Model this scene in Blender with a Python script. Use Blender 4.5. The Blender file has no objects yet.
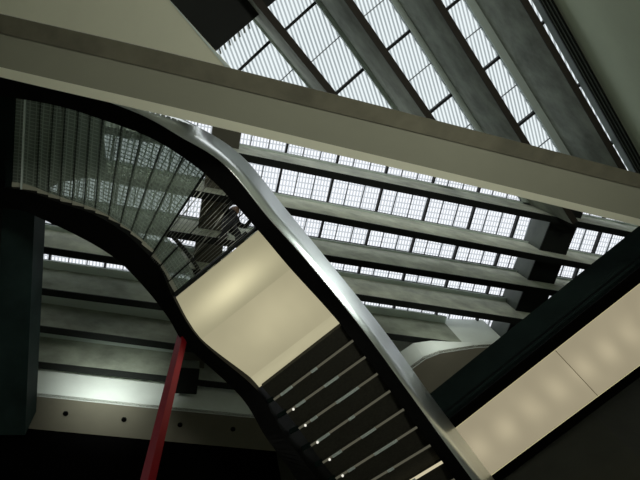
import bpy, bmesh, math, random
from mathutils import Vector, Matrix
random.seed(4)
sc = bpy.context.scene
C = sc.collection
EYE = 1.6
F = 600.0
ZX, ZY = 205.0, 55.0           # where the true vertical vanishes

# ------------------------------------------------------------ camera frame
_u = Vector(((ZX-320)/F, (240-ZY)/F, -1)).normalized()
_v = Vector((0, 0, -1))
_h = (_v - _v.dot(_u)*_u).normalized()
_r = _h.cross(_u).normalized()
R = Matrix((_r, _h, _u))        # camera axes -> world axes
cam_d = bpy.data.cameras.new('camera')
cam = bpy.data.objects.new('camera', cam_d)
C.objects.link(cam)
cam.matrix_world = Matrix.Translation((0, 0, EYE)) @ R.to_4x4()
cam_d.sensor_width = 36
cam_d.lens = F/640*36
cam_d.clip_end = 200
sc.camera = cam


def P(px, py, h):
    """point at height h above the eye, measured off the photograph"""
    d = R @ Vector(((px-320)/F, (240-py)/F, -1))
    k = h/d.z
    return Vector((d.x*k, d.y*k, h+EYE))


# ------------------------------------------------------------ materials
def new_mat(name):
    m = bpy.data.materials.new(name)
    m.use_nodes = True
    nt = m.node_tree
    nt.nodes.clear()
    out = nt.nodes.new('ShaderNodeOutputMaterial')
    return m, nt, out


def lin(c):
    return tuple((x/255/12.92 if x/255 <= .04045 else ((x/255+.055)/1.055)**2.4) for x in c)


def surf(name, col, rough=.8, metal=0., noise=0., scale=1.5, spec=.3, bump=0., stretch=None, boards=None):
    m, nt, out = new_mat(name)
    b = nt.nodes.new('ShaderNodeBsdfPrincipled')
    b.inputs['Roughness'].default_value = rough
    b.inputs['Metallic'].default_value = metal
    b.inputs['Specular IOR Level'].default_value = spec
    b.inputs['Base Color'].default_value = (*col, 1)
    tc = nt.nodes.new('ShaderNodeTexCoord')
    mp = nt.nodes.new('ShaderNodeMapping')
    nt.links.new(tc.outputs['Object'], mp.inputs[0])
    if stretch:
        mp.inputs['Scale'].default_value = stretch
    if noise:
        n = nt.nodes.new('ShaderNodeTexNoise')
        n.inputs['Scale'].default_value = scale
        n.inputs['Detail'].default_value = 6
        n.inputs['Roughness'].default_value = .6
        nt.links.new(mp.outputs[0], n.inputs['Vector'])
        mr = nt.nodes.new('ShaderNodeMapRange')
        mr.inputs[1].default_value = .3
        mr.inputs[2].default_value = .7
        mr.inputs[3].default_value = 1-noise
        mr.inputs[4].default_value = 1+noise
        nt.links.new(n.outputs[0], mr.inputs[0])
        vm = nt.nodes.new('ShaderNodeVectorMath')
        vm.operation = 'SCALE'
        vm.inputs[0].default_value = col
        nt.links.new(mr.outputs[0], vm.inputs['Scale'])
        nt.links.new(vm.outputs[0], b.inputs['Base Color'])
        if bump:
            bp = nt.nodes.new('ShaderNodeBump')
            bp.inputs['Strength'].default_value = bump
            bp.inputs['Distance'].default_value = .02
            nt.links.new(n.outputs[0], bp.inputs['Height'])
            nt.links.new(bp.outputs[0], b.inputs['Normal'])
    nt.links.new(b.outputs[0], out.inputs[0])
    return m


def mathn(nt, op, a, b=None, c=None):
    n = nt.nodes.new('ShaderNodeMath')
    n.operation = op
    for i, x in enumerate((a, b, c)):
        if x is None:
            continue
        if isinstance(x, (int, float)):
            n.inputs[i].default_value = x
        else:
            nt.links.new(x, n.inputs[i])
    return n.outputs[0]


def stripe(nt, coord, period, duty, soft=.12):
    """0..1, 1 on the bar"""
    f = mathn(nt, 'FRACT', mathn(nt, 'DIVIDE', coord, period))
    t = mathn(nt, 'ABSOLUTE', mathn(nt, 'SUBTRACT', f, .5))
    mr = nt.nodes.new('ShaderNodeMapRange')
    mr.inputs[1].default_value = duty/2+soft/2
    mr.inputs[2].default_value = duty/2-soft/2
    mr.inputs[3].default_value = 0
    mr.inputs[4].default_value = 1
    nt.links.new(t, mr.inputs[0])
    return mr.outputs[0]


def louvre_glass(name, d1, p1, duty1, p2, duty2, base_clear, bar_col, tint=(.93, .95, 1.)):
    """glazing with a fine sun-shading grille in it; open cells show the sky"""
    m, nt, out = new_mat(name)
    tc = nt.nodes.new('ShaderNodeTexCoord')
    def along(d):
        v = nt.nodes.new('ShaderNodeVectorMath')
        v.operation = 'DOT_PRODUCT'
        v.inputs[1].default_value = (d[0], d[1], 0)
        nt.links.new(tc.outputs['Object'], v.inputs[0])
        return v.outputs['Value']
    d2 = (-d1[1], d1[0])
    s = stripe(nt, along(d2), p1, duty1)
    if p2:
        s2 = stripe(nt, along(d1), p2, duty2)
        s = mathn(nt, 'MAXIMUM', s, s2)
    n = nt.nodes.new('ShaderNodeTexNoise')
    n.inputs['Scale'].default_value = .9
    nt.links.new(tc.outputs['Object'], n.inputs['Vector'])
    s = mathn(nt, 'MULTIPLY', s, mathn(nt, 'MULTIPLY_ADD', n.outputs[0], .5, .7))
    fac = mathn(nt, 'MINIMUM', mathn(nt, 'MAXIMUM', s, 1-base_clear), 1.)
    tr = nt.nodes.new('ShaderNodeBsdfTransparent')
    tr.inputs[0].default_value = (*tint, 1)
    tl = nt.nodes.new('ShaderNodeBsdfTranslucent')
    tl.inputs[0].default_value = (*bar_col, 1)
    mx = nt.nodes.new('ShaderNodeMixShader')
    nt.links.new(fac, mx.inputs[0])
    nt.links.new(tr.outputs[0], mx.inputs[1])
    nt.links.new(tl.outputs[0], mx.inputs[2])
    nt.links.new(mx.outputs[0], out.inputs[0])
    return m


def grating(name, clear, col, pu=.055, pv=.085):
    """steel grating tread: see-through cells, UV in metres"""
    m, nt, out = new_mat(name)
    uv = nt.nodes.new('ShaderNodeUVMap')
    sp = nt.nodes.new('ShaderNodeSeparateXYZ')
    nt.links.new(uv.outputs[0], sp.inputs[0])
    a = stripe(nt, sp.outputs[0], pu, .30, .16)
    b = stripe(nt, sp.outputs[1], pv, .25, .14)
    s = mathn(nt, 'MAXIMUM', a, b)
    fac = mathn(nt, 'MAXIMUM', mathn(nt, 'MULTIPLY', s, .9), 1-clear)
    tr = nt.nodes.new('ShaderNodeBsdfTransparent')
    tr.inputs[0].default_value = (.80, .86, .82, 1)
    tl = nt.nodes.new('ShaderNodeBsdfTranslucent')
    tl.inputs[0].default_value = (*col, 1)
    df = nt.nodes.new('ShaderNodeBsdfDiffuse')
    df.inputs[0].default_value = (*[c*.8 for c in col], 1)
    m1 = nt.nodes.new('ShaderNodeMixShader')
    m1.inputs[0].default_value = .5
    nt.links.new(tl.outputs[0], m1.inputs[1])
    nt.links.new(df.outputs[0], m1.inputs[2])
    mx = nt.nodes.new('ShaderNodeMixShader')
    nt.links.new(fac, mx.inputs[0])
    nt.links.new(tr.outputs[0], mx.inputs[1])
    nt.links.new(m1.outputs[0], mx.inputs[2])
    nt.links.new(mx.outputs[0], out.inputs[0])
    return m


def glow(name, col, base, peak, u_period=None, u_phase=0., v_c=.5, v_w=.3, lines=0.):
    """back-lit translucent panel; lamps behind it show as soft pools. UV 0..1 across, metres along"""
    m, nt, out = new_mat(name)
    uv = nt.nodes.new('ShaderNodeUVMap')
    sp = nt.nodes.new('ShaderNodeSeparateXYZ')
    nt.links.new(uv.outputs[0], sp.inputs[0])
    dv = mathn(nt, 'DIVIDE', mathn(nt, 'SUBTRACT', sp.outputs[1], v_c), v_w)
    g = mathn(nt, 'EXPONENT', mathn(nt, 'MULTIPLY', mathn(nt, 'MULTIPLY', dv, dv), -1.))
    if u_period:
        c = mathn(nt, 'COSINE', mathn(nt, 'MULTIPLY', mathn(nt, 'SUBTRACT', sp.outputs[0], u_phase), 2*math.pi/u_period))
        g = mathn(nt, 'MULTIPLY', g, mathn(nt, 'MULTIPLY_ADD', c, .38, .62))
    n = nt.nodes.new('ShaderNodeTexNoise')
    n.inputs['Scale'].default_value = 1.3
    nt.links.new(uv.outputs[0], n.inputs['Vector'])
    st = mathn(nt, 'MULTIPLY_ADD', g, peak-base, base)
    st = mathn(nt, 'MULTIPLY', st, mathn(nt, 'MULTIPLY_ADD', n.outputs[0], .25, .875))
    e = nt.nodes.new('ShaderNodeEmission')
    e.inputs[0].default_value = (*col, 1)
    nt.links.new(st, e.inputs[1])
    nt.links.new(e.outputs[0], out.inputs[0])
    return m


def emit(name, col, s):
    m, nt, out = new_mat(name)
    e = nt.nodes.new('ShaderNodeEmission')
    e.inputs[0].default_value = (*col, 1)
    e.inputs[1].default_value = s
    nt.links.new(e.outputs[0], out.inputs[0])
    return m


M = {}
M['concrete'] = surf('fair_faced_concrete', (.30, .32, .27), .85, noise=.35, scale=1.6, bump=.3)
M['concrete_warm'] = surf('concrete_warm', (.105, .10, .068), .85, noise=.25, scale=2.2)
M['concrete_lit'] = surf('lit_concrete', (.76, .79, .67), .85, noise=.3, scale=1.6, bump=.3)  # lit copy of the fin concrete, stronger light put into the colour
M['concrete_dim'] = surf('dim_lit_concrete', (.31, .34, .27), .85, noise=.35, scale=1.3, bump=.3)  # darker copy for the lower fins, dimness at the left put into the colour
M['concrete_dark'] = surf('concrete_dark', (.10, .105, .09), .8, noise=.3, scale=1.2)
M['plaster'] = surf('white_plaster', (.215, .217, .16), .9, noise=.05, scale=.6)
M['plaster_br'] = surf('white_plaster_lit_edge', (.80, .80, .62), .9, noise=.04, scale=.6)  # on the bridge bevel, light from the far side is put into this colour
M['plaster_r'] = surf('white_wall_paint', (.74, .80, .62), .9, noise=.05, scale=.5)
M['fascia'] = surf('fascia_paint', (.78, .84, .78), .8, noise=.05)
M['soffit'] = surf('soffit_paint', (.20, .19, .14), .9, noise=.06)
M['steel_box'] = surf('crossbeam_steel', (.13, .15, .13), .5, .2, noise=.2)
M['rail'] = surf('rail_metal', (.62, .70, .65), .5, .2)
M['rail_dark'] = surf('rail_dark_metal', (.014, .016, .014), .6, .1, spec=.15)
M['black'] = surf('black_steel', (.0016, .0016, .0013), .5, 0, spec=.06)
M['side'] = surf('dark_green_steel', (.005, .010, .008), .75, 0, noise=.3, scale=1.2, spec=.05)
M['side_mid'] = surf('gutter_steel', (.10, .12, .105), .6, .2)
M['silver'] = surf('brushed_steel', (.92, .98, .94), .30, .85)
M['mullion'] = surf('mullion_metal', (.02, .022, .022), .6, .2)
M['mullion_thin'] = surf('mullion_thin_metal', (.20, .22, .23), .6, .2)
M['tread_dark'] = surf('tread_soffit', (.022, .021, .014), .7, noise=.35, scale=9, stretch=(3, 3, 3))
M['nosing'] = glow('nosing_strip', (1., .96, .68), .045, .15, u_period=None, v_c=.5, v_w=.5)  # faint emission stands in for light falling on the tread nosings
M['nosing_plain'] = surf('nosing_strip', (.55, .53, .38), .5, .1, noise=.3, scale=5)
M['red'] = surf('red_paint', (.17, .003, .007), .5, .0, noise=.12, spec=.12)
M['floor'] = surf('grey_resin_floor', (.62, .63, .52), .5, noise=.06)
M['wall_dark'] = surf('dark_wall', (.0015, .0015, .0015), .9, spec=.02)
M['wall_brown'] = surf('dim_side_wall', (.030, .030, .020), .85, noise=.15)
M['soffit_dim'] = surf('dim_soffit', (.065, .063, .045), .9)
M['wall'] = surf('wall_paint', (.20, .21, .18), .9)
M['roofing'] = surf('roof_lining', (.2, .2, .18), .9)
M['cloth'] = surf('dark_cloth', (.012, .012, .013), .9, noise=.2)
M['skin'] = surf('skin', (.42, .27, .19), .6)
M['hair'] = surf('hair', (.012, .009, .007), .6)
M['wire'] = surf('steel_cable', (.42, .43, .38), .35, .7)
M['grate'] = grating('tread_grating', .52, (.42, .48, .40), .06, .10)
M['end'] = surf('tread_end_plate', (.40, .40, .31), .6)
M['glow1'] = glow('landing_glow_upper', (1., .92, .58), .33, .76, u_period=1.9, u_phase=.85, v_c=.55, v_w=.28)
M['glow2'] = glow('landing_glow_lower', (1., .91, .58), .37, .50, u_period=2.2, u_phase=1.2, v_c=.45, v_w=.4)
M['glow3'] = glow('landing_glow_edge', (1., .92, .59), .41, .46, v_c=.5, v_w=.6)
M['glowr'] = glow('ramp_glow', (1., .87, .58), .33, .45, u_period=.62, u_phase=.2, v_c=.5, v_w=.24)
M['led'] = emit('led_dot', (1., .97, .85), .9)
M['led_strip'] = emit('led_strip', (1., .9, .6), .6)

# ------------------------------------------------------------ object helpers
def mesh_obj(name, verts, faces, mat, parent=None, uvs=None, smooth=False):
    me = bpy.data.meshes.new(name)
    me.from_pydata([tuple(v) for v in verts], [], faces)
    if uvs:
        l = me.uv_layers.new(name='UVMap')
        for p in me.polygons:
            for li in p.loop_indices:
                l.data[li].uv = uvs[me.loops[li].vertex_index]
    me.materials.append(mat)
    bm = bmesh.new()
    bm.from_mesh(me)
    bmesh.ops.recalc_face_normals(bm, faces=bm.faces)
    bm.to_mesh(me)
    bm.free()
    if smooth:
        for p in me.polygons:
            p.use_smooth = True
    o = bpy.data.objects.new(name, me)
    C.objects.link(o)
    if parent:
        o.parent = parent
        o.matrix_parent_inverse = Matrix.Translation(-parent.location)
    return o


def root(name, loc, label=None, cat=None, group=None, kind=None):
    o = bpy.data.objects.new(name, None)
    o.empty_display_size = .2
    C.objects.link(o)
    o.location = loc
    tag(o, label, cat, group, kind)
    return o


def tag(o, label=None, cat=None, group=None, kind=None):
    if label: o['label'] = label
    if cat: o['category'] = cat
    if group: o['group'] = group
    if kind: o['kind'] = kind
    return o


def sweep(name, rings, mat, parent=None, smooth=False, caps=True):
    n = len(rings[0])
    V = [p for r in rings for p in r]
    Fc = []
    for i in range(len(rings)-1):
        for j in range(n):
            a, b = i*n+j, i*n+(j+1) % n
            Fc.append((a, b, b+n, a+n))
    if caps:
        Fc.append(tuple(range(n)))
        Fc.append(tuple(range((len(rings)-1)*n, len(rings)*n)))
    return mesh_obj(name, V, Fc, mat, parent, smooth=smooth)


def prism(name, pts, z0, z1, mat, parent=None):
    """vertical prism over horizontal outline pts (z ignored)"""
    n = len(pts)
    V = [(p[0], p[1], z0) for p in pts]+[(p[0], p[1], z1) for p in pts]
    Fc = [tuple(range(n)), tuple(range(n, 2*n))]+[(i, (i+1) % n, (i+1) % n+n, i+n) for i in range(n)]
    return mesh_obj(name, V, Fc, mat, parent)


def bar(name, a, b, w, hgt, mat, parent=None, side=None):
    """box bar from a to b (tops at given z, hanging hgt up)"""
    d = (b-a)
    s = Vector((-d.y, d.x, 0)).normalized()*w/2
    return prism_var(name, [a-s, b-s, b+s, a+s], hgt, mat, parent)


def prism_var(name, pts, t, mat, parent=None):
    n = len(pts)
    V = [Vector(p) for p in pts]+[Vector(p)+Vector((0, 0, t)) for p in pts]
    Fc = [tuple(range(n)), tuple(range(n, 2*n))]+[(i, (i+1) % n, (i+1) % n+n, i+n) for i in range(n)]
    return mesh_obj(name, V, Fc, mat, parent)


def tube(name, pts, r, mat, parent=None, seg=8):
    rings = []
    for i, p in enumerate(pts):
        a = pts[max(0, i-1)]
        b = pts[min(len(pts)-1, i+1)]
        d = (b-a).normalized()
        s = d.cross(Vector((0, 0, 1)))
        s = s.normalized() if s.length > 1e-3 else Vector((1, 0, 0))
        t = s.cross(d)
        rings.append([p+s*r*math.cos(k*2*math.pi/seg)+t*r*math.sin(k*2*math.pi/seg) for k in range(seg)])
    return sweep(name, rings, mat, parent, smooth=True)


def cr(vals, u):
    """Catmull-Rom through vals at parameter u (0..n-1)"""
    n = len(vals)
    i = min(int(u), n-2)
    t = u-i
    p0, p1, p2, p3 = vals[max(i-1, 0)], vals[i], vals[i+1], vals[min(i+2, n-1)]
    return .5*((2*p1)+(-p0+p2)*t+(2*p0-5*p1+4*p2-p3)*t*t+(-p0+3*p1-3*p2+p3)*t**3)


def ext(a, b, k0, k1):
    return a-(b-a)*k0, b+(b-a)*k1


HG = 15.64     # glazing height above eye
ZG = HG+EYE


def zside(a, b):
    """horizontal unit vector across a-b, towards the point under the zenith"""
    d = b-a
    n = Vector((-d.y, d.x, 0)).normalized()
    if n.dot(Vector((0, 0, 0))-Vector((a.x, a.y, 0))) < 0:
        n = -n
    return n


# ------------------------------------------------------------ roof fins
def fin(name, px0, px1, hb, t, label, group, mat, mat_low=None, rails=2, e0=0., e1=0., rw=.05):
    a, b = P(*px0, hb), P(*px1, hb)
    a, b = ext(a, b, e0, e1)
    n = zside(a, b)
    r = root(name, a*.5+b*.5, label, 'roof beam', group)
    top = ZG-.34
    up = lambda p, z: Vector((p.x, p.y, z))
    o = [a, b, b+n*t, a+n*t]
    sweep('concrete_web', [[a, a+n*t, up(a+n*t, top), up(a, top)], [b, b+n*t, up(b+n*t, top), up(b, top)]], mat, r)
    # shade on the fin's underside, put in as a dark strip
    q = .035
    prism('soffit_shade_strip', [a-n*.01, b-n*.01, b+n*(t+.0), a+n*(t+.0)], hb+EYE-q, hb+EYE, mat_low or M['rail_dark'], r)
    # steel upstand carrying the glazing
    prism('upstand', [a+n*.03, b+n*.03, b+n*(t-.03), a+n*(t-.03)], top, ZG-.02, M['rail_dark'], r)
    for k in range(rails):
        z = top-.02+k*.15
        prism('rail', [a+n*t, b+n*t, b+n*(t+rw*(1-k*.22)), a+n*(t+rw*(1-k*.22))], z, z+.035, M['rail'] if k % 2 == 0 else M['rail_dark'], r)
    return a, b, n, t


G1n = 'concrete roof fins above the plaster bridge'
G2n = 'concrete roof fins below the plaster bridge'
H1 = 13.2
# lower edge line of each fin in the upper group
g1 = [((261, 0), (327, 82), 'narrow concrete roof fin nearest the dark crossbeam at top left'),
      ((352, 0), (435, 120), 'second concrete roof fin from the left in the steep upper row'),
      ((440, 0), (533, 150), 'third concrete roof fin from left, middle of the steep upper row'),
      ((527, 0), (612, 146), 'broad stained concrete roof fin nearest the right white wall')]
fins1 = []
for (p, q, lb) in g1:
    fins1.append(fin('roof_fin', p, q, H1, .14, lb, G1n, M['concrete_dark'] if 0 else M['concrete'], surf('brown_shade', (.03, .025, .018), .7) if 'brown_shade' not in bpy.data.materials else bpy.data.materials['brown_shade'], rails=4, e0=.75, e1=.55, rw=(.06, .10, .14, .20)[len(fins1)]))

H2 = 14.0
g2 = [((245, 161), (622, 236), 'first thin concrete roof fin just below the plaster bridge'),
      ((287, 214), (574, 267), 'second concrete roof fin down from the plaster bridge'),
      ((327, 261), (543, 294), 'third concrete roof fin down from the plaster bridge'),
      ((44, 253), (500, 321), 'fourth roof fin down, passing under the curved stair'),
      ((41, 294), (461, 348), 'fifth roof fin down with a white painted right end'),
      ((37, 331), (173, 349), 'sixth roof fin, in the dim area left of the red column'),
      ((36, 367), (235, 389), 'lowest roof fin, directly above the pale fascia')]
E0 = [1.2, 1.4, 2.3, .4, .45, 1.2, .9]
E1 = [.35, .45, .7, .5, .0, .75, .6]
fins2 = []
for i, (p, q, lb) in enumerate(g2):
    fins2.append(fin('roof_fin', p, q, H2, .16, lb, G2n, M['concrete_lit' if i < 4 else 'concrete_dim'], rails=(2, 2, 2, 3, 3, 5, 5)[i], e0=E0[i], e1=E1[i], rw=(.05, .05, .05, .12, .21, .38, .42)[i]))

# white painted end of the fifth fin
f5 = [o for o in C.objects if o.get('label', '').startswith('fifth')][0]
a5, b5, n5, t5 = fins2[4]
c5 = P(505, 352, H2)
c5 = Vector((c5.x, c5.y, b5.z))
e = sweep('painted_end', [[b5-n5*.0, b5+n5*t5, Vector((*(b5+n5*t5).xy, ZG-.02)), Vector((*b5.xy, ZG-.02))],
                          [c5, c5+n5*(t5+.1), Vector((*(c5+n5*(t5+.1)).xy, ZG-.02)), Vector((*c5.xy, ZG-.02))]], M['fascia'], f5)
e['label'] = 'white painted end of the fin'

# ------------------------------------------------------------ glazing between fins
dG1 = (P(300, 60, HG)-P(286, 20, HG)).normalized()
glassA = louvre_glass('louvre_glass_steep', (dG1.x, dG1.y), .098, .46, 0, 0, .93, (.34, .38, .38), (.86, .92, .90))
dG2 = (P(350, 200, HG)-P(356, 170, HG)).normalized()
glassB = louvre_glass('louvre_glass_flat', (dG2.x, dG2.y), .085, .36, .15, .18, .97, (.46, .49, .50), (.97, .98, 1.))
wn = [0]


def glazing(l0, l1, glass, mull, thin, thick=.05, win=None):
    """l0,l1 world lines (a,b) bounding a strip; mull = list of world points where main mullions cross"""
    wn[0] += 1
    w = root('window_%d' % wn[0], (l0[0]+l1[0])/2, kind='structure')
    (a, b), (c, d) = l0, l1
    q = [Vector((p.x, p.y, ZG)) for p in (a, b, d, c)]
    mesh_obj('glass_pane', q, [(0, 1, 2, 3)], glass, w)
    dv = (b-a).normalized()
    for m, kind in mull:
        # crossing perpendicular to the strip
        dirn = Vector((-dv.y, dv.x, 0))
        def hit(p, q_):
            e_ = q_-p
            den = dirn.x*e_.y-dirn.y*e_.x
            s = ((p.x-m.x)*e_.y-(p.y-m.y)*e_.x)/den
            t_ = ((p.x-m.x)*dirn.y-(p.y-m.y)*dirn.x)/den
            return Vector((m.x+dirn.x*s, m.y+dirn.y*s, 0)), t_
        A, ta = hit(a, b)
        B, tb = hit(c, d)
        if not (-.02 < ta < 1.02 and -.02 < tb < 1.02):
            continue
        if kind:
            A.z = B.z = ZG-.14
            bar('mullion', A, B, thick, .13, M['mullion'], w)
        else:
            A.z = B.z = ZG-.05
            bar('glazing_bar', A, B, .022, .04, M['mullion_thin'], w)
    return w


def mulls(p0, p1, n0, n1, sub):
    a, b = P(*p0, HG), P(*p1, HG)
    d = b-a
    out = []
    for k in range(n0, n1):
        out.append((a+d*k, 1))
        for s in range(1, sub+1):
            out.append((a+d*(k+s/(sub+1)), 0))
    return out


def fl(f):
    return (f[0], f[1])


# steep upper row
la = P(165, -5, HG); lb_ = P(230, 67, HG)
dl = ext(P(150, -20, HG), P(236, 76, HG), .6, .4)
glazing(dl, fl(fins1[0]), glassA, mulls((252, 58), (205, -3), -3, 4, 1), 1, .07)
glazing(fl(fins1[0]), fl(fins1[1]), glassA, mulls((298, 18), (348, 82), -2, 4, 1), 1, .07)
glazing(fl(fins1[1]), fl(fins1[2]), glassA, mulls((398, 40), (441, 102), -2, 4, 1), 1, .07)
glazing(fl(fins1[2]), fl(fins1[3]), glassA, mulls((493, 61), (529, 115), -3, 4, 1), 1, .07)
wr0, wr1 = ext(P(551, 0, 15.2), P(619, 120, 15.2), 1.2, 1.2)
glazing(fl(fins1[3]), (wr0, wr1), glassA, mulls((546, 19), (581, 82), -2, 5, 0), 1, .07)
# flat lower row
top0 = ext(P(230, 88, HG), P(640, 180, HG), 1.0, .5)
glazing(top0, fl(fins2[0]), glassB, mulls((286, 149), (337, 159), -7, 9, 2), 2)
glazing(fl(fins2[0]), fl(fins2[1]), glassB, mulls((279, 179), (329.5, 190), -7, 9, 2), 2)
glazing(fl(fins2[1]), fl(fins2[2]), glassB, mulls((321, 227), (367, 236), -8, 8, 2), 2)
glazing(fl(fins2[2]), fl(fins2[3]), glassB, mulls((358, 271), (402, 279), -9, 7, 2), 2)
glazing(fl(fins2[3]), (fins2[4][0], c5), glassB, mulls((392, 311), (434, 317), -10, 5, 2), 2)
glazing((fins2[4][0], c5), fl(fins2[5]), glassB, mulls((93, 302), (146, 310), -3, 8, 2), 2)
glazing(fl(fins2[5]), fl(fins2[6]), glassB, mulls((93, 340), (146, 346), -3, 8, 2), 2)

# ------------------------------------------------------------ crossbeams
def crossbeam(px0, px1, w, hb, ht, label, name='crossbeam', mat=None, flange=None):
    a, b = P(*px0, hb), P(*px1, hb)
    r = root(name, (a+b)/2, label, 'roof beam')
    d = (b-a)
    s = Vector((-d.y, d.x, 0)).normalized()*w/2
    prism('beam_box', [a-s, b-s, b+s, a+s], hb+EYE, ht+EYE, mat or M['steel_box'], r)
    s2 = s*1.04
    prism('bottom_flange', [a-s2, b-s2, b+s2, a+s2], hb+EYE-.04, hb+EYE, flange or M['rail_dark'], r)
    return r


crossbeam((583, 175), (515, 345), .82, 14.65, HG-.1, 'dark steel crossbeam through the roof fins at the right')
crossbeam((230, 110), (186, 398), .66, 14.65, HG-.1, 'dark steel crossbeam through the roof fins behind the curved stair', flange=surf('brown_flange', (.085, .08, .06), .7))
crossbeam((150, 62), (290, -58), 1.35, 13.9, 14.4, 'broad dark brown crossbeam at the top left of the steep fins', mat=surf('brown_steel', (.09, .075, .06), .6))
# finned grille beside it
gr = root('shading_grille', P(232, 44, 14.4), 'pale ribbed shading grille along the brown crossbeam', 'grille')
for k in range(9):
    a = P(207+k*4.8, 47-k*4.2, 14.5)
    d = (P(211+k*4.8, 61-k*4.2, 14.5)-a)
    bar('rib', a, a+d.normalized()*.34, .035, .12, M['fascia'], gr)
prism('back_plate', [P(205, 49, 14.62), P(247, 12, 14.62), P(250, 16, 14.62), P(208, 53, 14.62)], 14.62+EYE, 14.66+EYE, M['rail'], gr)
# bracket at the end of the second crossbeam
br = crossbeam((189, 368), (186, 393), .50, 13.55, 13.95, 'short dark steel box hanging in front of the pale fascia', 'beam_bracket')

# ------------------------------------------------------------ plaster bridge
HB = 8.2
e1 = [(-60, 0), (0, 14), (160, 51), (320, 91), (480, 132), (640, 174), (700, 190)]
e2 = [(-60, 18.5), (0, 33), (160, 70.5), (320, 109), (480, 148), (640, 188), (700, 203)]
e3 = [(-60, 52), (0, 67), (160, 104), (320, 142), (480, 180), (640, 219), (700, 234)]
e4 = [(-60, 61), (0, 77), (160, 114), (320, 151), (480, 187.5), (640, 226), (700, 240)]
br = root('footbridge', P(320, 115, HB), 'pale plaster footbridge with a concrete edge crossing overhead', 'bridge')
N = 24
def cv(e, u):
    return cr([p[0] for p in e], u), cr([p[1] for p in e], u)
r1, r2, r3 = [], [], []
for k in range(N+1):
    u = k/N*6
    A, B, Cc, D = (P(*cv(e, u), h) for e, h in ((e1, HB), (e2, HB), (e3, HB+.02), (e4, HB+.07)))
    up = Vector((0, 0, 1))
    r1.append([A, B, B+up*.55, A+up*.55])
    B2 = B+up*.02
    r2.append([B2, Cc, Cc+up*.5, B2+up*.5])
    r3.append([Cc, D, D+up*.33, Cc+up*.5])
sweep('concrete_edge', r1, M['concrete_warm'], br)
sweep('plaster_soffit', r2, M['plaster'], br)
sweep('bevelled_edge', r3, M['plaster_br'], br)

# ------------------------------------------------------------ staircase
rows = [
    ((-30, 206), (-30, 184), (-30, 92), (-30, 56), (-30, 40), 11.15),
    ((19, 210), (22, 190), (27, 100), (25, 70), (25, 55), 10.85),
    ((44, 220), (60, 203), (66, 108), (66, 84), (66, 70), 10.45),
    ((78, 236), (95, 215), (103, 120), (103, 100), (103, 88), 10.1),
    ((106, 252), (122, 231), (142, 134), (145, 117), (145, 104), 9.8),
    ((125, 267), (139, 246), (175, 152), (180, 137), (190, 124), 9.6),
    ((150, 294), (160, 269), (214, 182), (224, 165), (240, 156), 9.4),
    ((169, 319), (173, 297), (257, 229), (268, 218), (286, 211), 9.2),
    ((186, 345), (200, 340), (290, 268), (306, 261), (327, 261), 9.15),
    ((240, 396), (256, 389), (341, 325), (361, 328), (382, 329), 9.0),
    ((265, 436), (280, 428), (391, 392), (411, 396), (432, 398), 8.6),
    ((287, 466), (313, 474), (431, 446), (447, 446), (468, 446), 8.2),
    ((320, 515), (350, 522), (480, 515), (498, 515), (520, 515), 7.8)]
st = root('staircase', P(230, 300, 9.2), 'curving black steel stair with grated treads and glowing landing soffit', 'staircase')
def rowat(u):
    h = cr([r[5] for r in rows], u)
    return [(cr([r[c][0] for r in rows], u), cr([r[c][1] for r in rows], u)) for c in range(5)], h
NS = 96
ro, rs, rl = [], [], []
for k in range(NS+1):
    (L1, L2, O3, O2, O1), h = rowat(k/NS*12)
    up = Vector((0, 0, 1))
    l1, l2, o3, o2 = (P(*q, h) for q in (L1, L2, O3, O2))
    u_ = k/NS*12
    q_ = min(1, max(0, (u_-3.8)/3.4))
    flare = .12+.76*q_*q_*(3-2*q_)
    o1 = P(*O1, h+flare)
    tall = .5+.9*min(1, max(0, (k/NS*12-7.6)/1.2))
    rl.append([l1, l2, l2+up*tall, l1+up*tall])
    o2i = o2+(o3-o2)*.02
    ro.append([o3, o2, Vector((o2.x, o2.y, o2.z))+(o1-o2)*.97+up*.01, Vector((o3.x, o3.y, o1.z))])
    nrm = up.cross(o1-o2)
    outw = (o2-o3).normalized()
    rs.append([o2+outw*.004, o1+outw*.004, o1+outw*.02+up*.03, o2+outw*.02])
s1 = sweep('stringer', rl, M['black'], st)
s1['label'] = 'lower black box stringer'
s2 = sweep('stringer', ro, M['black'], st)
s2['label'] = 'upper black box stringer'
s3 = sweep('cladding', rs, M['silver'], st, smooth=True)
s3['label'] = 'brushed silver outer cladding'


def quad_uv(name, a, b, c, d, t, mat, parent, uvmode='m'):
    """slab with underside a,b,c,d ; uv metres"""
    up = Vector((0, 0, t))
    V = [a, b, c, d, a+up, b+up, c+up, d+up]
    wu = (b-a).length
    wv = (d-a).length
    if uvmode == 'm':
        uv = [(0, 0), (wu, 0), (wu, wv), (0, wv)]*2
    else:
        uv = [(0, 0), (wu, 0), (wu, 1), (0, 1)]*2
    return mesh_obj(name, V, [(0, 1, 2, 3), (4, 5, 6, 7), (0, 1, 5, 4), (1, 2, 6, 5), (2, 3, 7, 6), (3, 0, 4, 7)], mat, parent, uvs=uv)


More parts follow.
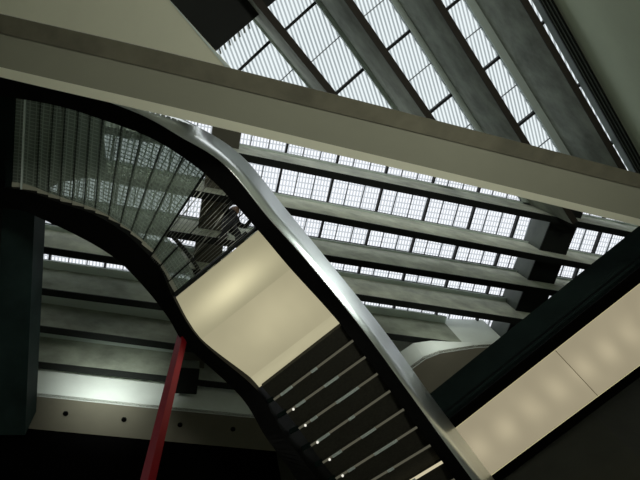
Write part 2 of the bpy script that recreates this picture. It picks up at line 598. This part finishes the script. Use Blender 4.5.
W = [((12, 97), (8, 188)), ((27, 100), (22, 190)), ((41, 103), (37, 195)), ((54, 106), (48, 200)), ((66, 108), (60, 204)), ((79, 112), (72, 208)),
     ((91, 116), (84, 212)), ((103, 120), (95, 216)), ((122, 127), (108, 223)), ((142, 134), (119, 231)),
     ((162, 145), (129, 238)), ((183, 158), (140, 247)), ((204, 175), (150, 257))]
def beyond(t, b, k0, k1):
    return (t[0]-(b[0]-t[0])*k0, t[1]-(b[1]-t[1])*k0), (b[0]+(b[0]-t[0])*k1, b[1]+(b[1]-t[1])*k1)
for k in range(len(W)-1):
    h = 11.05-k*.115
    (t0, b0), (t1, b1) = beyond(*W[k], .08, .0), beyond(*W[k+1], .08, .0)
    tr = quad_uv('tread', P(*t0, h), P(*b0, h), P(*b1, h), P(*t1, h), .03, M['grate'], st)
    a, b = P(*t1, h-.0), P(*b1, h-.0)
    n = bar('nosing', a, b, .035, .06, M['rail_dark'], tr)
    # pale end plate where tread meets the lower stringer
    c0, c1 = P(*b0, h-.02), P(*b1, h-.02)
    i0, i1 = c0+(P(*t0, h)-c0)*.07, c1+(P(*t1, h)-c1)*.07
    i0.z = i1.z = c0.z
    prism_var('end_plate', [c0, c1, i1, i0], .02, M['end'], tr)
# left post of the top step
bar('newel_bar', P(12, 96, 11.0), P(8, 190, 11.0), .10, .1, M['side'], st)
bar('newel_bar', P(25, 99, 10.9), P(21, 191, 10.9), .03, .1, M['rail'], st)

# cable deck between winders and glowing landing
cd = [((204, 175), (150, 257)), ((227, 194), (158, 268)), ((245, 212), (167, 283)), ((258, 229), (174, 297))]
hC = 9.45
for k in range(22):
    u = k/21*3
    t = (cr([c[0][0] for c in cd], u)+3, cr([c[0][1] for c in cd], u)-3)
    b = (cr([c[1][0] for c in cd], u), cr([c[1][1] for c in cd], u))
    tube('cable', [P(*t, hC), P(*b, hC)], .0034 if k % 7 else .010, M['wire'] if k % 7 else M['rail_dark'], st, 6)
for k, (f0, f1) in enumerate(((0, .22), (.22, .44))):
    pass
# pale lower step blocks by the stringer in the cable area
for k in range(3):
    h = 9.6-.06*k
    b0, b1 = cd[k][1], cd[k+1][1]
    t0, t1 = cd[k][0], cd[k+1][0]
    q0 = (b0[0]+(t0[0]-b0[0])*.27, b0[1]+(t0[1]-b0[1])*.27)
    q1 = (b1[0]+(t1[0]-b1[0])*.27, b1[1]+(t1[1]-b1[1])*.27)
    tr = quad_uv('tread', P(*q0, h), P(*b0, h), P(*b1, h), P(*q1, h), .03, M['grate'], st)
    bar('nosing', P(*q1, h), P(*b1, h), .035, .05, M['rail_dark'], tr)
    c0, c1 = P(*b0, h-.02), P(*b1, h-.02)
    i0, i1 = c0+(P(*q0, h)-c0)*.22, c1+(P(*q1, h)-c1)*.22
    i0.z = i1.z = c0.z
    prism_var('end_plate', [c0, c1, i1, i0], .02, M['end'], tr)
# curved dark handrail
tube('handrail', [P(x, y, 9.9) for x, y in ((160, 226), (168, 232), (176, 240), (184, 249), (191, 258), (197, 267), (202, 277))], .035, M['rail_dark'], st)
# longer slanting cables further up the stair
for k, (x, y) in enumerate(((210, 180), (232, 200))):
    a, b = P(x+4, y-3, 9.75), P(x-50+k*3, y+62+k*4, 9.75)
    tube('cable', [a, b], .009, M['wire'], st, 6)
a, b = P(214, 262, 9.42), P(207, 279, 9.42)
tube('cable', [a, b], .02, M['rail'], st, 6)

# glowing landing soffit
hl = 9.36
dark = bar('panel_trim', P(173, 296.5, hl-.02), P(258, 228, hl-.02), .045, .08, M['rail_dark'], st)
A, B = P(174.5, 299, hl), P(262, 228, hl)
D, Cc = P(200.5, 340, hl-.12), P(295, 265.5, hl-.12)
E, Fq = P(246, 381, hl-.10), P(335, 313, hl-.10)
G, Hh = P(256.5, 389.5, hl-.17), P(346, 322.5, hl-.17)
sp = root  # (kept short)
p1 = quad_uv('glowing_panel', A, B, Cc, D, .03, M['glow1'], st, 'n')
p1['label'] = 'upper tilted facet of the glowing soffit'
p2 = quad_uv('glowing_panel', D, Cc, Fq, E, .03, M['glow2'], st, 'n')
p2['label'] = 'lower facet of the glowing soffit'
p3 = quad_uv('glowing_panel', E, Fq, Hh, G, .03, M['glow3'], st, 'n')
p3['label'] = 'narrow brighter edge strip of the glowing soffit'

# straight flight below
FL = [((258, 389), (342, 325)), ((274, 400), (353, 341)), ((287, 413), (366, 357)), ((299, 429), (378, 374)), ((311, 446), (391, 391)),
      ((323, 463), (404, 410)), ((336, 479), (417, 428)), ((349, 495), (431, 446)), ((362, 511), (444, 462)), ((375, 527), (457, 479)), ((388, 543), (470, 496))]
for k in range(len(FL)-1):
    h = 9.1-k*.105
    (a0, b0), (a1, b1) = FL[k], FL[k+1]
    b0, b1 = (b0[0]+4, b0[1]-3), (b1[0]+4, b1[1]-3)
    if k == 0:
        a0 = (262, 387)
    q = [P(*p, h) for p in (a0, b0, b1, a1)]
    tr = quad_uv('tread', *q, .14, M['tread_dark'], st)
    last = (k == 7)
    a, b = P(*a1, h-.13), P(*b1, h-.13)
    nb = bar('nosing', a, b, .036 if not last else .05, .02, M['nosing'] if not last else M['led_strip'], tr)
    if last:
        nb['label'] = 'bright lit nosing strip'
    # shorter raised clip lengths along the nosing
    for s0, s1 in ((.08+.03*(k % 3), .22), (.45, .52+.1*((k*7) % 3))):
        bar('nosing_clip', a+(b-a)*s0+Vector((0, 0, -.01)), a+(b-a)*s1+Vector((0, 0, -.01)), .045, .02, M['rail'], tr)
    cc = a+(b-a)*.075+Vector((0, 0, -.03))
    if 1 <= k <= 6:
        ring = [cc+Vector((math.cos(t)*.021, math.sin(t)*.021, 0)) for t in [i*math.pi/6 for i in range(12)]]
        prism_var('tread_light', ring, .02, M['led'], tr)
    # bluish carrier bracket at the stringer
    s = P(a1[0]-9, a1[1]+5, h-.13)
    bar('tread_bracket', a, s, .03, .1, M['side'], tr)

# ------------------------------------------------------------ ramp on the right
HR = 9.5
rp = root('glowing_ramp', P(560, 390, HR), 'dark steel ramp with a long glowing warm underside panel', 'ramp')
def rl_(a, b, x, off=0):
    return (x, a[1]+(b[1]-a[1])*(x-a[0])/(b[0]-a[0]))
up0, up1 = (455, 428.5), (640, 283.5)
lo0, lo1 = (491, 475.5), (640, 365)
bo0, bo1 = (447, 421), (640, 267)
bl0, bl1 = (497, 484), (640, 377)
def seg(a, b, k0, k1):
    A_, B_ = P(*a, HR), P(*b, HR)
    return A_+(B_-A_)*k0, A_+(B_-A_)*k1
U0, U1 = seg(up0, up1, -.02, 1.6)
Lo0, Lo1 = seg(lo0, lo1, -.02, 1.9)
Bo0, Bo1 = seg(bo0, bo1, -.03, 1.6)
Bl0, Bl1 = seg(bl0, bl1, -.03, 1.9)
up = Vector((0, 0, 1))
# black edge bands and back
sweep('edge_beam', [[U0, Bo0, Bo0+up*.12, U0+up*.12], [U1, Bo1, Bo1+up*.12, U1+up*.12]], M['black'], rp)
sweep('edge_beam', [[Lo0, Bl0, Bl0+up*.2, Lo0+up*.2], [Lo1, Bl1, Bl1+up*.2, Lo1+up*.2]], M['black'], rp)
dd = (U0-Lo0).normalized()
pb = sweep('parapet', [[Bo0+up*.02, Bo0-dd*.06+up*.02, Bo0-dd*.06+up*.98, Bo0+up*.98], [Bo1+up*.02, Bo1-dd*.06+up*.02, Bo1-dd*.06+up*.98, Bo1+up*.98]], M['side'], rp)
pb['label'] = 'dark green steel parapet side'
# glowing panels, a joint between them
def gp(k0, k1):
    a = U0+(U1-U0)*k0; b = U0+(U1-U0)*k1
    c = Lo0+(Lo1-Lo0)*k1; d = Lo0+(Lo1-Lo0)*k0
    z = up*.015
    return quad_uv('glowing_panel', a+z, b+z, c+z, d+z, .04, M['glowr'], rp, 'n')
# joint at pixel (554,354)-(597,391)
def frac(p, q, pt):
    A_, B_ = p, q
    return (pt-A_).dot(B_-A_)/(B_-A_).length_squared
ja = frac(U0, U1, P(555, 350, HR)); jb = frac(Lo0, Lo1, P(598, 396, HR))
def gp2(ka, kb, la, lb):
    z = up*.015
    a = U0+(U1-U0)*ka; b = U0+(U1-U0)*kb
    d = Lo0+(Lo1-Lo0)*la; c = Lo0+(Lo1-Lo0)*lb
    return quad_uv('glowing_panel', a+z, b+z, c+z, d+z, .04, M['glowr'], rp, 'n')
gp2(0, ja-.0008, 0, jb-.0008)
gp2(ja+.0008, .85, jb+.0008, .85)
bar('panel_joint', U0+(U1-U0)*ja+up*.013, Lo0+(Lo1-Lo0)*jb+up*.013, .012, .03, surf('joint', (.25, .2, .1), .8), rp)
# thin lit edges
for a, b in ((U0, U1), (Lo0, Lo1)):
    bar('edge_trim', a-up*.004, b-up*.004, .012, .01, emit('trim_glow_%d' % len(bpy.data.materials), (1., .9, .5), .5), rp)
bar('end_trim', U0-up*.002, Lo0-up*.002, .015, .01, M['nosing_plain'], rp)
sweep('ramp_back', [[Bo0+up*.2, Bl0+up*.2, Bl0+up*.26, Bo0+up*.26], [Bo1+up*.2, Bl1+up*.2, Bl1+up*.26, Bo1+up*.26]], M['black'], rp)

# ------------------------------------------------------------ left dark beam
lb = root('steel_girder', P(20, 340, 12.0), 'dark greenish steel girder running down the left edge', 'beam')
q = [P(*p, 12.0) for p in ((-6, 180), (36, 180), (25, 435), (-14, 435))]
prism_var('girder_box', q, .9, surf('girder_steel', (.016, .029, .026), .7, noise=.4, scale=.9, spec=.1), lb)
prism_var('bottom_plate', [P(*p, 12.0) for p in ((-3, 180), (4, 180), (-8, 435), (-16, 435))], -.02, M['rail_dark'], lb)

# ------------------------------------------------------------ red column
ct, cb = P(182, 336, 9.3), P(139.5, 512, 5.6)
d = (cb-ct)
k = (0-ct.z)/d.z
cb0 = ct+d*k
ctop = ct-d*.04
col = root('slanted_column', cb0, 'slender slanted red steel column under the curved stair', 'column')
ax = d.normalized()
sx = ax.cross(Vector((0, 1, 0))).normalized()
sy = ax.cross(sx).normalized()
w = .062
ring = [(-w, -w*.8), (-w*.1, -w), (w*.1, -w), (w, -w*.8), (w, w*.8), (-w, w*.8)]
def rg(c, ring):
    return [c+sx*a+sy*b for a, b in ring]
sweep('shaft', [rg(cb0, ring), rg(ctop, ring)], M['red'], col)
rib = [(-w*.14, -w*1.25), (w*.14, -w*1.25), (w*.14, -w*.9), (-w*.14, -w*.9)]
for s in (-1, 1):
    rr = [(x+s*w*.78, y) for x, y in rib]
    sweep('flange_rib', [rg(cb0, rr), rg(ctop, rr)], M['red'], col)
prism('base_plate', [cb0+Vector((x, y, 0)) for x, y in ((-.22, -.22), (.22, -.22), (.22, .22), (-.22, .22))], 0, .03, M['rail_dark'], col)

# ------------------------------------------------------------ fascia, soffit with downlights, far walls
HS = 13.0
fas = [(-80, 385), (34, 395.5), (144, 407), (254, 417.5), (310, 418), (360, 402), (395, 380), (412, 368.5), (425, 359), (440, 353), (475, 347.5), (540, 343), (760, 352)]
F3 = [P(x, y, HS) for x, y in fas]
pts = F3
outw = [p+Vector((0, .02, 0)) for p in pts]
V = []
Fc = []
for i, p in enumerate(pts):
    tp = EYE+[15.6, 15.6, 15.6, 15.6, 14.6, 14.1, 13.98, 13.93, 13.9, 13.7, 13.3, 13.2, 13.1][i]
    V += [p, Vector((p.x, p.y, tp)), Vector((p.x, p.y+.02, tp)), p+Vector((0, .02, 0))]
for i in range(len(pts)-1):
    for j in range(4):
        a, b = i*4+j, i*4+(j+1) % 4
        Fc.append((a, b, b+4, a+4))
fo = mesh_obj('trim_4', V, Fc, M['fascia'])  # curved fascia wall above the soffit
tag(fo, kind='structure')
wl = [(-80, 418), (32, 429), (276, 451.5), (400, 436), (450, 405), (540, 366), (760, 372)]
W3 = [P(x, y, HS) for x, y in wl]
poly = F3+W3[::-1]
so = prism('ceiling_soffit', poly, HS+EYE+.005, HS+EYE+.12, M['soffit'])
tag(so, kind='structure')
V = []
Fc = []
for i, p in enumerate(W3):
    V += [Vector((p.x, p.y, 0)), Vector((p.x, p.y, HS+EYE+.3))]
for i in range(len(W3)-1):
    Fc.append((2*i, 2*i+1, 2*i+3, 2*i+2))
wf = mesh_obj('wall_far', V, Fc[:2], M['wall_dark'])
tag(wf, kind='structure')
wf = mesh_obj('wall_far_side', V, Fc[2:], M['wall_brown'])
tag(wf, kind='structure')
lbls = ['dark recessed downlight nearest the left girder', 'second dark recessed downlight from the left girder',
        'recessed downlight just right of the red column', 'recessed downlight farthest right, near the black stringer']
for (x, y), lb_ in zip(((65.6, 413.4), (124, 419.4), (180, 424.7), (233, 429)), lbls):
    c = P(x, y, HS)
    c.z -= .015
    dl_ = root('downlight', c, lb_, 'ceiling light', 'recessed downlights in the grey soffit')
    N_ = 16
    ro_ = [c+Vector((math.cos(i*2*math.pi/N_)*.062, math.sin(i*2*math.pi/N_)*.062, 0)) for i in range(N_)]
    ri_ = [c+Vector((math.cos(i*2*math.pi/N_)*.05, math.sin(i*2*math.pi/N_)*.05, -.006)) for i in range(N_)]
    prism_var('trim_ring', ro_, .02, M['rail_dark'], dl_)
    prism_var('lamp_recess', ri_, .02, M['black'], dl_)
# beam strip on the soffit at lower right
wd = root('soffit_beam', P(610, 415, 12.7), 'dim plaster beam below the glowing ramp at lower right', 'beam')
prism_var('beam_face', [P(*p, 12.7) for p in ((560, 428), (597, 405), (720, 412), (720, 433))], .25, M['soffit_dim'], wd)

# white soffit top left
ws = prism('ceiling_left', [P(*p, 13.2) for p in ((-420, -420), (-160, -380), (168, -2), (232, 69), (240, 90), (-420, -60))], 13.2+EYE, 13.5+EYE, M['plaster_br'])
tag(ws, kind='structure')
tl = prism('trim_1', [P(*p, 13.18) for p in ((164, -6), (168, -2), (234, 72), (228, 70))], 13.17+EYE, 13.2+EYE, M['rail'])
tag(tl, kind='structure')
# white wall at the right
a, b = wr0, wr1
nw = zside(a, b)
wr = prism('wall_right', [a, b, b-nw*.3, a-nw*.3], 0, 15.2+EYE, M['plaster_r'])
tag(wr, kind='structure')
for i, (z, w_) in enumerate(((15.2, .10), (15.36, .16))):
    t_ = prism('trim_%d' % (i+2), [a+nw*w_, b+nw*w_, b, a], z+EYE, z+EYE+.07, M['rail_dark'] if i else M['rail'])
    tag(t_, kind='structure')

g0, g1_ = P(527, -20, 15.0), P(620, 145, 15.0)
g0, g1_ = ext(g0, g1_, .8, .6)
gt = root('wall_gutter', (g0+g1_)/2, 'dark ribbed steel gutter along the top of the right white wall', 'gutter')
wpx = P(561, -20, 15.0)-P(545, -20, 15.0)
def off(k):
    return [g0-nw*k, g1_-nw*k]
prism('gutter_tray', [g0, g1_, *off(.31)[::-1]], 15.0+EYE, 15.3+EYE, M['side_mid'], gt)
for k in (.0, .09, .18, .27):
    q0, q1 = off(k), off(k+.035)
    prism('gutter_rib', [q0[0], q0[1], q1[1], q1[0]], 14.95+EYE, 15.0+EYE, M['rail_dark'], gt)
cp = prism('blocker_panel', [P(*p, 11.9) for p in ((-120, 30), (60, 72), (100, 86), (107, 174), (60, 182), (20, 205), (-120, 205))], 11.85+EYE, 11.92+EYE, M['side'])  # dark panel added to hide the skylight behind the left treads
cp.name = 'skylight_blocker'
tag(cp, 'added dark panel hiding the skylight above the left end of the curved stair', 'ceiling panel')

lid = prism('ceiling_sky_lid', [P(*p, HG+.05) for p in ((262, 305), (395, 318), (520, 330), (600, 400), (262, 400))], ZG+.05, ZG+.1, M['fascia'])  # opaque lid added over the glass to block the sky
tag(lid, kind='structure')

# room shell
def room(name, x0, x1, y0, y1, z0, z1, m):
    o = prism(name, [(x0, y0), (x1, y0), (x1, y1), (x0, y1)], z0, z1, m)
    return tag(o, kind='structure')
xs = [p.x for p in W3]
ys = [p.y for p in W3]
print('far wall', [(round(p.x, 1), round(p.y, 1)) for p in W3])
print('wall right', wr0, wr1)
print('bridge', P(-60, 20, HB), P(700, 200, HB))
X0, X1, Y0, Y1 = -12., 22., -14., 14.
room('floor', X0, X1, Y0, Y1, -.2, 0, M['floor'])
room('wall_left', X0-.2, X0, Y0, Y1, 0, ZG+.5, M['wall'])
room('wall_back', X0, X1, Y0-.2, Y0, 0, ZG+.5, M['wall'])
room('wall_east', X1, X1+.2, Y0, Y1, 0, ZG+.5, M['wall'])
room('wall_front', X0, X1, Y1, Y1+.2, 0, ZG+.5, M['wall_dark'])

# ------------------------------------------------------------ person on the landing
pr_base = P(231.5, 242, 9.52)
def person(base, face_dir):
    fz = base.z
    f = face_dir.normalized()
    s = Vector((0, 0, 1)).cross(f)   # left side
    def pt(fwd, left, z):
        return base+f*fwd+s*left+Vector((0, 0, z))
    def skin_mesh(name, pts, edges, radii, mat, parent, rootv=0, sub=2):
        me = bpy.data.meshes.new(name)
        me.from_pydata([tuple(p) for p in pts], edges, [])
        me.materials.append(mat)
        o = bpy.data.objects.new(name, me)
        C.objects.link(o)
        md = o.modifiers.new('skin', 'SKIN')
        for i, r_ in enumerate(radii):
            v = me.skin_vertices[0].data[i]
            v.radius = (r_, r_) if not isinstance(r_, tuple) else r_
            v.use_root = (i == rootv)
        ss = o.modifiers.new('sub', 'SUBSURF')
        ss.levels = ss.render_levels = sub
        if parent:
            o.parent = parent
        return o
    # body in walking pose, leaning a little over the rail
    pts = [pt(0, 0, .93), pt(.01, 0, 1.12), pt(.05, 0, 1.30), pt(.09, 0, 1.42), pt(.13, 0, 1.50), pt(.15, 0, 1.60), pt(.16, 0, 1.69),
           pt(.02, .10, .88), pt(.09, .11, .48), pt(.03, .11, .08), pt(.17, .12, .035),
           pt(-.01, -.10, .88), pt(.0, -.11, .48), pt(-.14, -.11, .09), pt(-.01, -.12, .035),
           pt(.08, .19, 1.40), pt(.18, .25, 1.16), pt(.38, .20, 1.10), pt(.45, .19, 1.10),
           pt(.08, -.19, 1.40), pt(.14, -.27, 1.15), pt(.33, -.25, 1.08), pt(.40, -.24, 1.08)]
    edges = [(0, 1), (1, 2), (2, 3), (3, 4), (4, 5), (5, 6), (0, 7), (7, 8), (8, 9), (9, 10), (0, 11), (11, 12), (12, 13), (13, 14),
             (3, 15), (15, 16), (16, 17), (17, 18), (3, 19), (19, 20), (20, 21), (21, 22)]
    rad = [.13, .125, .14, .12, .055, .085, .075, .095, .062, .045, .035, .095, .062, .045, .035,
           .06, .045, .034, .030, .06, .045, .034, .030]
    body = skin_mesh('person', pts, edges, rad, M['cloth'], None)
    tag(body, 'person in dark clothes leaning on the landing rail beside the glowing panel', 'person')
    # head details
    hd = pt(.16, 0, 1.63)
    def ball(name, c, r, mat, sc_=(1, 1, 1)):
        me = bpy.data.meshes.new(name)
        bm = bmesh.new()
        bmesh.ops.create_uvsphere(bm, u_segments=16, v_segments=10, radius=r)
        for v in bm.verts:
            q_ = Vector((v.co.x*sc_[0], v.co.y*sc_[1], v.co.z*sc_[2]))
            v.co = c+f*q_.x+s*q_.y+Vector((0, 0, q_.z))
        bm.to_mesh(me)
        bm.free()
        for p_ in me.polygons:
            p_.use_smooth = True
        me.materials.append(mat)
        o = bpy.data.objects.new(name, me)
        C.objects.link(o)
        o.parent = body
        return o
    ball('face', hd+f*.02, .098, M['skin'], (.95, .8, 1.15))
    ball('hair', hd-f*.02+Vector((0, 0, .03)), .108, M['hair'], (1, .85, 1.05))
    ball('nose', hd+f*.115-Vector((0, 0, .01)), .014, M['skin'], (1.2, .8, 1.3))
    for e_ in (-1, 1):
        ball('eye', hd+f*.098+s*.032*e_+Vector((0, 0, .015)), .011, M['rail'])
        ball('ear', hd+s*.082*e_, .024, M['skin'], (.7, .4, 1.2))
        ball('shoe', (pt(.08, .115, .05) if e_ > 0 else pt(-.09, -.115, .05)), .05, M['hair'], (2.3, .9, .85))
    # hands: palm plus five fingers in one skinned mesh each
    for e_, wr_ in ((1, pt(.45, .19, 1.10)), (-1, pt(.40, -.24, 1.08))):
        hp = [wr_, wr_+f*.05]
        he = [(0, 1)]
        hr = [.024, .030]
        for q_ in range(4):
            y = (-.03+.02*q_)*e_
            L = (.035, .042, .038, .03)[q_]
            i = len(hp)
            hp += [wr_+f*.085+s*y, wr_+f*(.085+L)+s*y-Vector((0, 0, .012)), wr_+f*(.085+L*1.5)+s*y-Vector((0, 0, .04))]
            he += [(1, i), (i, i+1), (i+1, i+2)]
            hr += [.010, .009, .008]
        i = len(hp)
        hp += [wr_+f*.045-s*.04*e_, wr_+f*.08-s*.055*e_-Vector((0, 0, .015))]
        he += [(1, i), (i, i+1)]
        hr += [.011, .009]
        skin_mesh('hand', hp, he, hr, M['skin'], body, sub=1)
    return body
fd = P(246, 231, 9.5)-P(232, 243, 9.5)
fd.z = 0
person(pr_base, fd)
# slim bearer plate under the person's feet
bp_ = bar('bearer', P(228, 250, 9.46), P(247, 233, 9.46), .06, .05, M['rail_dark'], st)

# ------------------------------------------------------------ light
wd_ = bpy.data.worlds.new('overcast')
sc.world = wd_
wd_.use_nodes = True
nt = wd_.node_tree
bg = nt.nodes['Background']
bg.inputs[0].default_value = (.94, .96, 1., 1)
bg.inputs[1].default_value = 1.12
def area(name, loc, target, size, power, col=(1, 1, .92), spread=math.radians(80)):
    l = bpy.data.lights.new(name, 'AREA')
    l.size = size
    l.energy = power
    l.color = col
    l.spread = spread
    o = bpy.data.objects.new(name, l)
    C.objects.link(o)
    o.location = loc
    o.rotation_euler = (Vector(target)-Vector(loc)).to_track_quat('-Z', 'Y').to_euler()
    return o
area('fin_fill', (4.5, -3.0, .4), P(400, 230, 13), 1.5, 130)  # added lamp without a fixture, brightens fins and stair from below
area('side_fill', P(425, 300, 12.7), P(445, 348, 13.75), .5, 2.5, (.97, 1, .93), math.radians(60))  # unseen lamp added to lift the fascia near the fifth fin's end
area('cladding_fill', P(470, 215, 9.6), P(330, 275, 9.6), .5, 20, (.93, 1, .97), math.radians(55))  # extra lamp added to brighten the stair cladding
area('fascia_fill', P(90, 340, 11.2), P(110, 390, 13.5), .8, 14, (.95, 1, .95), math.radians(50))  # fill lamp added for the lower left fascia, no fixture there
sc.view_settings.view_transform = 'Standard'
sc.view_settings.look = 'None'
sc.view_settings.exposure = 0
sc.cycles.use_denoising = True
sc.cycles.transparent_max_bounces = 24
sc.cycles.max_bounces = 8
